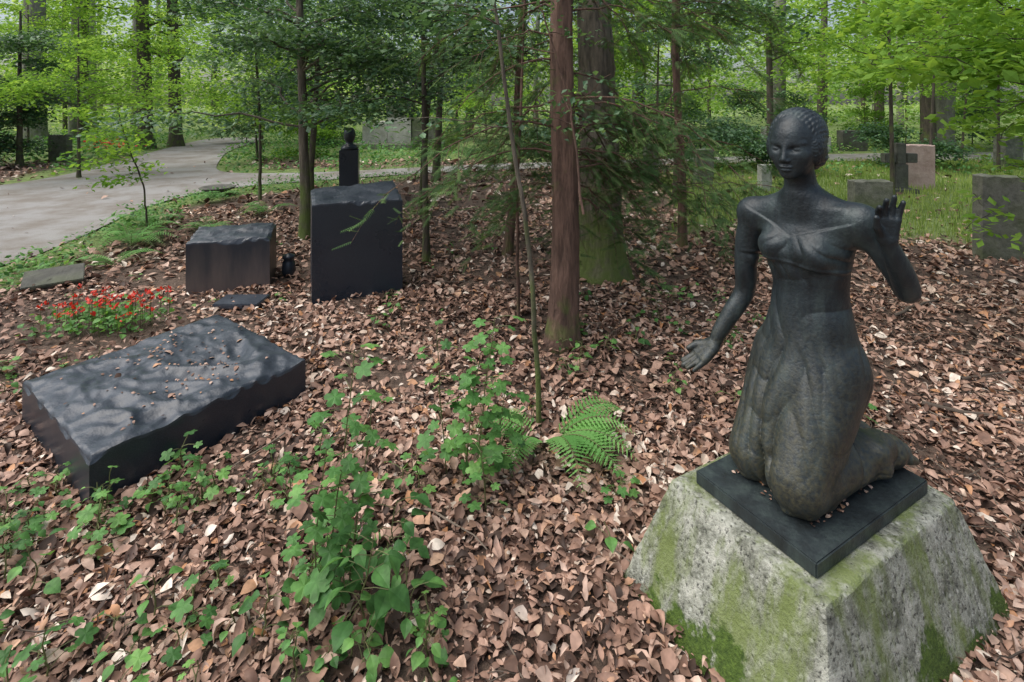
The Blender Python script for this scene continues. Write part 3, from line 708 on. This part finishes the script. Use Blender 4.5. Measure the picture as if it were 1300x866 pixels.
def tree(name,x,y,r,H,barkm,leafm,nb=10,z0=1.5,z1=6,spread=2.2,leaf=.1,nleaf=70,lean=(0,0),sides=14,sr=.7,az=None,bumpy=.08,tmpl=DIA2,segs=30,flare=.5,rb=None):
    e=empty(name); mb=MB()
    z=np.linspace(-.1,H,segs); t=z/H
    wx=np.cumsum(rng.normal(0,.012,segs)); wy=np.cumsum(rng.normal(0,.012,segs))
    pts=np.c_[x+lean[0]*t+wx*min(r*4,.6),y+lean[1]*t+wy*min(r*4,.6),z]
    rad=r*(1-.65*t)*(1+flare*np.exp(-np.maximum(z,0)/.18))
    mb.tube(pts,rad,sides,0,.5,bumpy)
    C=[]
    for k in range(nb):
        zz=rng.uniform(z0,z1); p0=np.array([np.interp(zz,z,pts[:,0]),np.interp(zz,z,pts[:,1]),zz])
        a=rng.uniform(0,6.28) if az is None else rng.uniform(*az)
        L=spread*rng.uniform(.5,1.1); p1=p0+np.array([math.cos(a)*L,math.sin(a)*L,rng.uniform(-.1,.35)*L])
        c=curve(p0,p1,-.08*L,.1); rr=min(r*.3,.05)
        mb.tube(c,np.linspace(rr,rr*.15,len(c)),6,0)
        for q in (4,6,8,9):
            C.append(c[q]+rng.normal(0,.12,3)*sr)
            if rng.random()<.7:
                d_=c[q]+np.array([rng.normal(0,.5)*sr,rng.normal(0,.5)*sr,rng.normal(0,.1)]); C.append(d_); mb.tube(curve(c[q],d_,0,.04,5),np.linspace(rr*.3,.003,5),4,0)
    mb.build('trunk_and_limbs',[barkm],True,e)
    if C and nleaf:
        m2=MB(); sprays(m2,C,sr,nleaf,leaf,0,tmpl=tmpl,rb=rb if rb is None else np.full(len(C),rb)); m2.build('crown_leaves',[leafm],False,e)
    return e
def yew(name,x,y,r,H,lean,branches,dens=1.0,fr=(.08,.15),nf=10):
    e=empty(name); mb=MB(); segs=70; z=np.linspace(-.1,H,segs); t=z/H
    pts=np.c_[x+lean[0]*t+.02*np.sin(z*2.1),y+lean[1]*t+.02*np.sin(z*1.7),z]
    mb.tube(pts,r*(1-.45*t)*(1+.35*np.exp(-np.maximum(z,0)/.12)),28,0,.5,.13)
    V=[];F=[]
    for i in range(10):
        s=.04+i/10*.92; w=.18*(1-.5*(i/10)**2)
        for sg in(-1,1):
            b=len(V); V+=[(0,s-.03,0),(sg*w,s+.11,-.03),(0,s+.03,0)]; F.append((b,b+1,b+2))
    FT=(np.array(V),np.array(F)); fp=[];fd=[];fs=[]
    for (zz,a,L,dr) in branches:
        p0=np.array([np.interp(zz,z,pts[:,0]),np.interp(zz,z,pts[:,1]),zz])
        d=np.array([math.cos(a),math.sin(a),0]); tt=np.linspace(0,1,12)
        c=p0+d*L*tt[:,None]; c[:,2]+=.12*L*np.sin(tt*2)-dr*tt**2; c+=np.cumsum(rng.normal(0,.012,(12,3)),0)
        mb.tube(c,np.linspace(.009,.002,12),6,0)
        for k in range(int(12*dens)):
            q=rng.uniform(.25,1); b=np.array([np.interp(q,tt,c[:,i]) for i in range(3)])
            sg=rng.choice([-1,1]); aa=a+sg*rng.uniform(.2,1.3); l2=rng.uniform(.15,.45)*(1.2-q*.5)
            d2=np.array([math.cos(aa),math.sin(aa),rng.uniform(-1.1,.15)]); w=np.linspace(0,1,6)
            c2=b+d2*l2*w[:,None]; c2[:,2]-=.12*w**2
            mb.tube(c2,np.linspace(.0024,.001,6),4,0)
            for j in range(nf):
                q2=rng.uniform(.05,1); pb=np.array([np.interp(q2,w,c2[:,i]) for i in range(3)])
                a3=aa+rng.choice([-1,1])*rng.uniform(.2,1.2)
                fp.append(pb); fd.append((math.cos(a3),math.sin(a3),rng.uniform(-.9,.3))); fs.append(rng.uniform(*fr))
    mb.build('trunk_and_limbs',[M['yewbark']],True,e)
    fp=np.array(fp);fd=np.array(fd);u=np.c_[rng.normal(0,.5,(len(fp),2)),np.ones(len(fp))]
    m2=MB(); m2.inst(*FT,fp,frames(fd,u),np.array(fs),np.clip(rng.normal(.5,.25,len(fp)),0,1)); m2.build('needle_sprays',[M['yew']],False,e)
br=[]
for k in range(38):
    zz=rng.uniform(.80,2.5); a=rng.choice([rng.uniform(-.5,.9),rng.uniform(2.3,3.8),rng.uniform(.9,2.2)],p=[.44,.38,.18])
    br.append((zz,a,rng.uniform(.5,1.35),rng.uniform(.2,.75)))
yew('yew_tree',.335,3.54,.10,4.2,(.06,.1),br,1.0,(.08,.15),10)
br=[(rng.uniform(1.0,3.0),rng.uniform(0,6.28),rng.uniform(.6,1.3),rng.uniform(.2,.7)) for k in range(16)]
yew('yew_tree',-.05,5.6,.05,4.2,(.3,.1),br,.9,(.1,.18),9)
br=[(rng.uniform(.6,2.9),rng.uniform(0,6.28),rng.uniform(.7,1.4),rng.uniform(.2,.8)) for k in range(24)]
yew('yew_tree',1.95,5.9,.05,4.5,(-.1,.1),br,1.0,(.1,.18),10)
tree('oak_tree',.86,4.95,.21,7,M['oakbark'],M['darkleaf'],7,2.4,5,1.9,.07,70,(-.25,.2),36,.6,bumpy=.12,segs=90,flare=.55)
def stemtree(name,pts,r,mat,leaf=None,nl=0,lsize=.05,lr=.25,z0=.8,nper=26):
    e=empty(name); mb=MB(); pts=np.array(pts,float); t=np.linspace(0,1,len(pts)); tt=np.linspace(0,1,30)
    p=np.c_[[np.interp(tt,t,pts[:,i]) for i in range(3)]].T; p+=np.cumsum(rng.normal(0,.004,p.shape),0)
    mb.tube(p,np.linspace(r,r*.5,30),8,0,.5,.05); C=[]
    if nl:
        for k in range(nl):
            b=p[rng.integers(8,30)]
            if b[2]<z0: continue
            a=rng.uniform(0,6.28); L=rng.uniform(.2,.7); q=b+np.array([math.cos(a)*L,math.sin(a)*L,rng.uniform(-.1,.2)]); mb.tube(curve(b,q,-.03,.03,6),np.linspace(.004,.0015,6),4,0); C+=[q,(b+q)/2+rng.normal(0,.05,3)]
    mb.build('stem',[mat],True,e)
    if C: m2=MB(); sprays(m2,C,lr,nper,lsize,0); m2.build('leaves',[leaf],False,e)
stemtree('hazel_sapling',[(.14,2.6,-.02),(.10,2.62,.7),(.0,2.66,1.45),(-.13,2.7,2.4),(-.2,2.7,3)],.014,M['oakbark'],M['darkleaf'],14,.045,.22,1.35)
stemtree('hazel_sapling',[(.05,3.9,-.02),(.02,3.9,1),(.1,3.95,2.6),(.1,4,3.4)],.014,M['yewbark'],M['darkleaf'],14,.05,.28,1.3)
stemtree('hazel_sapling',[(.42,3.0,1.0),(.36,3.1,1.6),(.1,3.1,2.5)],.008,M['yewbark'],M['darkleaf'],8,.045,.22,1.4)
stemtree('hazel_sapling',[(-1.35,7.6,-.02),(-1.3,7.6,1),(-1.2,7.7,2.2),(-1.0,7.8,3.2)],.05,M['darkbark'],M['darkleaf'],18,.07,.45,1.3,40)
stemtree('hazel_sapling',[(-4.2,8.6,-.02),(-4.2,8.6,1.3),(-4.3,8.6,3.2)],.03,M['darkbark'],M['beech'],18,.07,.45,1.1,36)
stemtree('hazel_sapling',[(-4.6,6.5,-.02),(-4.65,6.5,.6),(-4.9,6.5,1.3),(-5.0,6.5,1.6)],.012,M['darkbark'],M['beech'],18,.07,.28,.5)
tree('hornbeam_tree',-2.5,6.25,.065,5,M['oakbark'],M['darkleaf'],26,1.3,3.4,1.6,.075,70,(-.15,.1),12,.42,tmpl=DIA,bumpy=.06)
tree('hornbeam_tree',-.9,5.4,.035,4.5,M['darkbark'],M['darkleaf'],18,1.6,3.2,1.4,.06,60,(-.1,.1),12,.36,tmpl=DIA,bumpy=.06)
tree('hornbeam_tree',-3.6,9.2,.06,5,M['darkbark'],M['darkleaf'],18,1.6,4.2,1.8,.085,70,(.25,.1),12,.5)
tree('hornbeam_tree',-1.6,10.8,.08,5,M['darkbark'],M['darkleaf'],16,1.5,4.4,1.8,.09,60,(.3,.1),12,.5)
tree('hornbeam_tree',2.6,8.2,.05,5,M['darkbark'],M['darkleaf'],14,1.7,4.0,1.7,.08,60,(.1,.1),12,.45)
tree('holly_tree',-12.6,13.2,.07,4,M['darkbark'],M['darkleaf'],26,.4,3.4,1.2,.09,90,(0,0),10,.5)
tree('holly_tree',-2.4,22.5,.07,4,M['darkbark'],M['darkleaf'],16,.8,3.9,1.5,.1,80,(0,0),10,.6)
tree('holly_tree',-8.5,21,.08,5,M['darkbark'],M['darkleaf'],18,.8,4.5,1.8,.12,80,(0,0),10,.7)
for (x,y,r,b) in [(-13.0,18.3,.24,'darkbark'),(-12.5,19.2,.22,'darkbark'),(-19.5,21,.45,'greybark'),(14.9,18.0,.40,'greybark'),(13.9,17.2,.22,'darkbark'),(10.8,21,.3,'greybark'),(17.5,17,.12,'darkbark'),(7.9,15.8,.10,'darkbark'),(3.2,22,.2,'darkbark')]:
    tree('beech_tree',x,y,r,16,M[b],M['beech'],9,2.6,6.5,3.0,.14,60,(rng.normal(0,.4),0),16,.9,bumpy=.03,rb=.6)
for (x,y,hh) in [(6.2,8.4,5),(9.3,11.5,5),(3.4,12.2,5),(11.5,12.2,5),(1.5,13,5),(13.5,15.5,5),(5.5,17.8,5),(-7.2,14.6,5),(-9.4,11.2,3.5),(-15,16,5),(-16.5,13,5),(-.8,17,5),(-8.2,17,5)]:
    tree('beech_sapling',x,y,.035,hh,M['darkbark'],M['beech'],14,2.0 if (y<12.5 and x>2) else 1.3,hh-.6,1.7,.085,50,(rng.normal(0,.2),0),8,.5,bumpy=.02)
for (x,y,hh) in [(4.6,12.6,1.3),(6.0,18.5,2.0),(8.4,19,2.2),(13.0,19,2.2),(16.5,18.5,2.4),(18.5,20,2.6),(11.0,19.8,1.8),(3.0,18,2.0),(15.5,13.4,1.4),(-6.2,15.3,1.6),(-10.8,21,2),(1.2,11.3,1.1),(9.8,12.9,1.1),(6.4,12.4,1.0),(-7.6,20,1.8)]:
    tree('hazel_shrub',x,y,.02,hh,M['darkbark'],M['darkleaf'] if rng.random()<.5 else M['beech'],14,.15,hh,1.0,.09,45,(rng.normal(0,.2),0),8,.42,bumpy=.02)
tree('beech_sapling',4.5,4.0,.03,4,M['darkbark'],M['beech'],26,1.45,3.0,1.7,.10,22,(.0,0),8,.30,az=(1.9,4.4),tmpl=DIA,rb=.6)
tree('beech_sapling',4.3,3.6,.02,1.9,M['darkbark'],M['beech'],9,.5,1.6,.7,.085,12,(.0,0),8,.25,tmpl=DIA,rb=.7)
mb=MB()
for k in range(60):
    y=rng.uniform(22,58); x=rng.uniform(-1.25,1.25)*y; r=rng.uniform(.08,.32)
    if abs(x/y+.5)<.05 and y<30: continue
    z=np.linspace(-.2,18,10); mb.tube(np.c_[x+np.cumsum(rng.normal(0,.08,10)),np.full(10,y),z],r*(1-.03*z),10,0 if rng.random()<.45 else 1,.5,.03)
mb.build('background_tree_trunks',[M['darkbark'],M['greybark']],True)
mb=MB()
def field(n,y0,y1,zt,R,nl,leaf,mi,z0=.6):
    y=np.sqrt(rng.uniform(y0*y0,y1*y1,n)); x=rng.uniform(-1.25,1.25,n)*y; z=rng.uniform(z0,zt,n)*np.clip(y/y1,.4,1)
    k=dist_path(x,y)>.8; x,y,z=x[k],y[k],z[k]
    rb=np.clip(.5+.38*np.sin(x*.35+1)*np.sin(y*.4+z*.6)+rng.normal(0,.22,len(x)),0.02,1)
    sprays(mb,np.c_[x,y,z],R*rng.uniform(.6,1.4,len(x)),nl,leaf,mi,.16,rb=rb)
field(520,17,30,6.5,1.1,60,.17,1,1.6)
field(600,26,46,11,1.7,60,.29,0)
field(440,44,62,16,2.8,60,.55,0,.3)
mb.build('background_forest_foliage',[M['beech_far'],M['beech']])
mb=MB()
def cover(n,x0,x1,y0,y1,hgt,leaf,mi,thr=.3):
    x=rng.uniform(x0,x1,n);y=rng.uniform(y0,y1,n); k=(green(x,y)>thr)&(dist_path(x,y)>.04)&~in_path(x,y)&(np.abs(x)<1.25*y+1)
    cl=np.sin(x*2.1+np.sin(y*1.7)*2)*np.sin(y*1.9+1)+rng.normal(0,.5,n); k&=cl>-.3
    x,y=x[k],y[k]; m=len(x); z=gh(x,y)+rng.random(m)*hgt*(.5+.5*np.clip(cl[k],0,1))
    mb.inst(*DIA,np.c_[x,y,z],rand_frames(m,.5),leaf*rng.uniform(.5,1.3,m),rng.random(m),mi)
cover(30000,-9,-2,3.4,12,.24,.06,0)
cover(26000,-26,-2,12,26,.5,.12,0,.2)
cover(14000,2,30,14,28,.35,.12,1,.2)
cover(9000,-4,14,11.5,18,.3,.1,0,.15)
mb.build('ground_cover_plants',[M['seed'],M['beech_far']])
mb=MB(); n=60000; x=rng.uniform(1.5,20,n);y=rng.uniform(5.2,15,n); k=(rng.random(n)<green(x,y)**1.5)&~in_path(x,y)&(x<1.2*y); x,y=x[k],y[k]; n=len(x)
BL=(np.array([(-.05,0,0),(.05,0,0),(.03,.6,.1),(0,1,.3)]),np.array([(0,1,2),(0,2,3)]))
R=rand_frames(n,.1,pitch=2.0); mb.inst(*BL,np.c_[x,y,gh(x,y)],R,rng.uniform(.05,.15,n),np.clip(.5+.3*np.sin(x*1.1)*np.sin(y*1.6)+rng.normal(0,.25,n),0,1)); mb.build('grass',[M['grass']])
def seedling(mb,x,y,H,nl,size,tm=LOB,lean=.1,low=.15,rb=.5):
    a=rng.uniform(0,6.28); t=np.linspace(0,1,8); p=np.c_[x+lean*math.cos(a)*t*H,y+lean*math.sin(a)*t*H,t*H]; p+=np.cumsum(rng.normal(0,.006,p.shape),0); p[0]=(x,y,-.01)
    mb.tube(p,np.linspace(.0035,.0015,8),5,1)
    P0=[];D=[];Sz=[]
    for k in range(nl):
        q=low+(1-low)*(k+rng.random())/nl; b=np.array([np.interp(q,t,p[:,i]) for i in range(3)]); aa=k*2.4+rng.normal(0,.4)
        L=size*rng.uniform(.5,1.3); e_=b+np.array([math.cos(aa)*L,math.sin(aa)*L,rng.uniform(.1,.5)*L]); mb.tube(np.array([b,(b+e_)/2+np.array([0,0,.005]),e_]),.0014,4,1)
        P0.append(e_);D.append((math.cos(aa),math.sin(aa),rng.uniform(-.6,.1)));Sz.append(size*rng.uniform(.7,1.3)*(1.1-.35*q))
    n=len(P0); u=np.c_[rng.normal(0,.25,(n,2)),np.ones(n)]
    mb.inst(*tm,np.array(P0),frames(np.array(D),u),np.array(Sz),np.clip(rb+rng.normal(0,.2,n),0,1),0)
sm=[M['seed'],M['stem']]
def plant(name,specs,tm=LOB):
    mb=MB()
    for s in specs: seedling(mb,*s[:5],tm=tm,rb=s[5] if len(s)>5 else .5)
    return mb.build(name,sm)
plant('young_maple_plant',[(-.62,1.70,.82,34,.066),(-.66,1.66,.58,18,.06),(-.55,1.74,.68,18,.055)])
plant('young_maple_plant',[(-.17,2.18,.74,32,.068,.6),(-.22,2.2,.58,22,.06,.6),(-.05,2.22,.42,16,.06),(-.1,2.05,.30,12,.05),(-.28,2.25,.68,20,.06,.6)])
plant('young_viburnum_plant',[(-.46,1.60,.30,16,.070,.2),(-.40,1.66,.34,14,.070,.2),(-.53,1.66,.26,12,.065,.3),(-.33,1.60,.2,8,.055),(-.44,1.5,.16,8,.05,.8)],OVAL)
mb=MB()
for k in range(175):
    if k<85: x,y=rng.uniform(-2.2,-.35),rng.uniform(1.35,2.4)
    elif k<105: x,y=rng.uniform(-1.1,.5),rng.uniform(1.4,3.4)
    elif k<125: x,y=rng.uniform(-3.6,-2.4),rng.uniform(2.2,3.2)
    elif k<150: x,y=rng.uniform(-3.5,.1),rng.uniform(3.6,6.2)
    else: x,y=rng.uniform(.4,1.8),rng.uniform(2.6,4.4)
    if in_quad(np.array([x]),np.array([y]),SLAB,.08)[0] or in_quad(np.array([x]),np.array([y]),PBOT,.1)[0]: continue
    if in_quad(np.array([x]),np.array([y]),MED,.3)[0] or in_quad(np.array([x]),np.array([y]),TALL,.3)[0]: continue
    seedling(mb,x,y,rng.uniform(.03,.19),rng.integers(3,11),rng.uniform(.028,.058),tm=LOB if rng.random()<.5 else OVAL,rb=rng.uniform(.2,.9))
mb.build('forest_seedlings',sm)
def fern(x,y,n,L,name='fern',az=(0,6.28),rise=.6):
    mb=MB()
    for k in range(n):
        a=rng.uniform(*az); l=L*rng.uniform(.75,1.15); m=22; t=np.linspace(0,1,m); r_=rise*rng.uniform(.6,1.2)
        p=np.c_[x+math.cos(a)*l*t*.9,y+math.sin(a)*l*t*.9,.01+l*(r_*t-(r_*.85+.05)*t**2.2)]
        mb.tube(p,np.linspace(.003,.001,m),4,1)
        tg=np.gradient(p,axis=0); sd=np.cross(nrm(tg),[0,0,1]); w=l*.24*np.sin(np.pi*np.clip(t*.93+.07,0,1))**.8*(1-.3*t)
        for sg in(-1,1):
            d=nrm(sd*sg+nrm(tg)*.35+np.array([0,0,-.12]))
            T=np.array([(0,0,0),(-.09,.12,0),(-.13,.3,0),(-.05,.34,0),(-.10,.5,0),(-.03,.55,0),(-.07,.72,0),(0,1,0),(.07,.72,0),(.03,.55,0),(.10,.5,0),(.05,.34,0),(.13,.3,0),(.09,.12,0)])*np.array([.8,1,1])
            mb.inst(T,np.array([tuple(range(14))]),p[2:],frames(d[2:],np.tile([0,0,1.],(m-2,1))),w[2:]*rng.uniform(.9,1.1,m-2),np.clip(.5+rng.normal(0,.25),0,1),0)
    mb.build(name,[M['fern'],M['stem']])
fern(.20,2.50,8,.44,az=(-1.5,.6),rise=.8); fern(.12,2.5,5,.32,az=(2.4,4.6),rise=.8)
for (x,y,n,L,ri) in [(-4.35,5.9,14,.6,1.1),(-4.0,5.2,8,.42,.8),(-4.9,6.9,9,.55,1.),(-3.6,7.6,9,.5,1.),(-5.0,8.6,10,.5,1.),(-3.9,6.6,9,.45,.9),(-4.6,5.0,8,.35,.8)]: fern(x,y,n,L,rise=ri)
mb=MB(); n=420; x=-2.98+rng.normal(0,.20,n)*1.0; y=3.78+rng.normal(0,.11,n); z=rng.uniform(.02,.15,n)
mb.inst(*OVAL,np.c_[x,y,z],rand_frames(n,.5),rng.uniform(.03,.055,n),.3+rng.random(n)*.7,0)
n=60; x=-2.98+rng.uniform(-.38,.38,n); y=3.78+rng.uniform(-.18,.18,n); z=rng.uniform(.12,.26,n)
for k in range(n):
    mb.tube(np.array([(x[k],y[k],0),(x[k],y[k],z[k]*.6),(x[k]+.005,y[k],z[k])]),.002,4,2)
    mb.inst(*DIA,np.tile([x[k],y[k],z[k]-.01],(5,1))+rng.normal(0,.008,(5,3)),rand_frames(5,.6,pitch=.8),rng.uniform(.022,.036,5),rng.random(5),1)
mb.build('red_flower_bed',[M['seed'],M['red'],M['stem']])
mb=MB(); n=60; mb.inst(*DIA,np.c_[-12+rng.normal(0,.3,n),15.4+rng.normal(0,.2,n),rng.uniform(.3,.6,n)],rand_frames(n,.6),.12*np.ones(n),rng.random(n),1)
n=200; mb.inst(*DIA,np.c_[-12+rng.normal(0,.35,n),15.4+rng.normal(0,.2,n),rng.uniform(.0,.45,n)],rand_frames(n,.6),.12*np.ones(n),rng.random(n),0); mb.build('red_flower_bush',[M['seed'],M['red']])

# ---------------------------------------------------------------- camera, light
cam=bpy.data.cameras.new('camera'); co=bpy.data.objects.new('camera',cam); scene.collection.objects.link(co)
co.location=(0,0,1.65); co.rotation_euler=(math.radians(90),0,0); cam.sensor_width=36; cam.lens=18.14; cam.shift_y=-.233; cam.clip_end=600; cam.clip_start=.05
scene.camera=co
w=bpy.data.worlds.new('World'); scene.world=w; w.use_nodes=True; nt=w.node_tree; nt.nodes.clear()
sky=nt.nodes.new('ShaderNodeTexSky'); sky.sky_type='NISHITA'; sky.sun_disc=False
EL,AZ=math.radians(62),math.radians(-100)
sky.sun_elevation=EL; sky.sun_rotation=AZ; sky.dust_density=3; sky.air_density=1.0
hs=nt.nodes.new('ShaderNodeHueSaturation'); hs.inputs['Saturation'].default_value=.75
bg=nt.nodes.new('ShaderNodeBackground'); bg.inputs[1].default_value=.15
ow=nt.nodes.new('ShaderNodeOutputWorld'); nt.links.new(sky.outputs[0],hs.inputs['Color']); nt.links.new(hs.outputs[0],bg.inputs[0]); nt.links.new(bg.outputs[0],ow.inputs[0])
sd=bpy.data.lights.new('sun','SUN'); sd.energy=3.7; sd.angle=math.radians(75); sd.color=(1,.96,.89)
so=bpy.data.objects.new('sun',sd); scene.collection.objects.link(so)
dirv=Vector((math.sin(AZ)*math.cos(EL),math.cos(AZ)*math.cos(EL),math.sin(EL)))
so.rotation_euler=dirv.to_track_quat('Z','Y').to_euler(); so.location=(0,0,20)
print('STATS verts',len(V),'faces total',sum(len(o.data.polygons) for o in scene.objects if o.type=='MESH'))
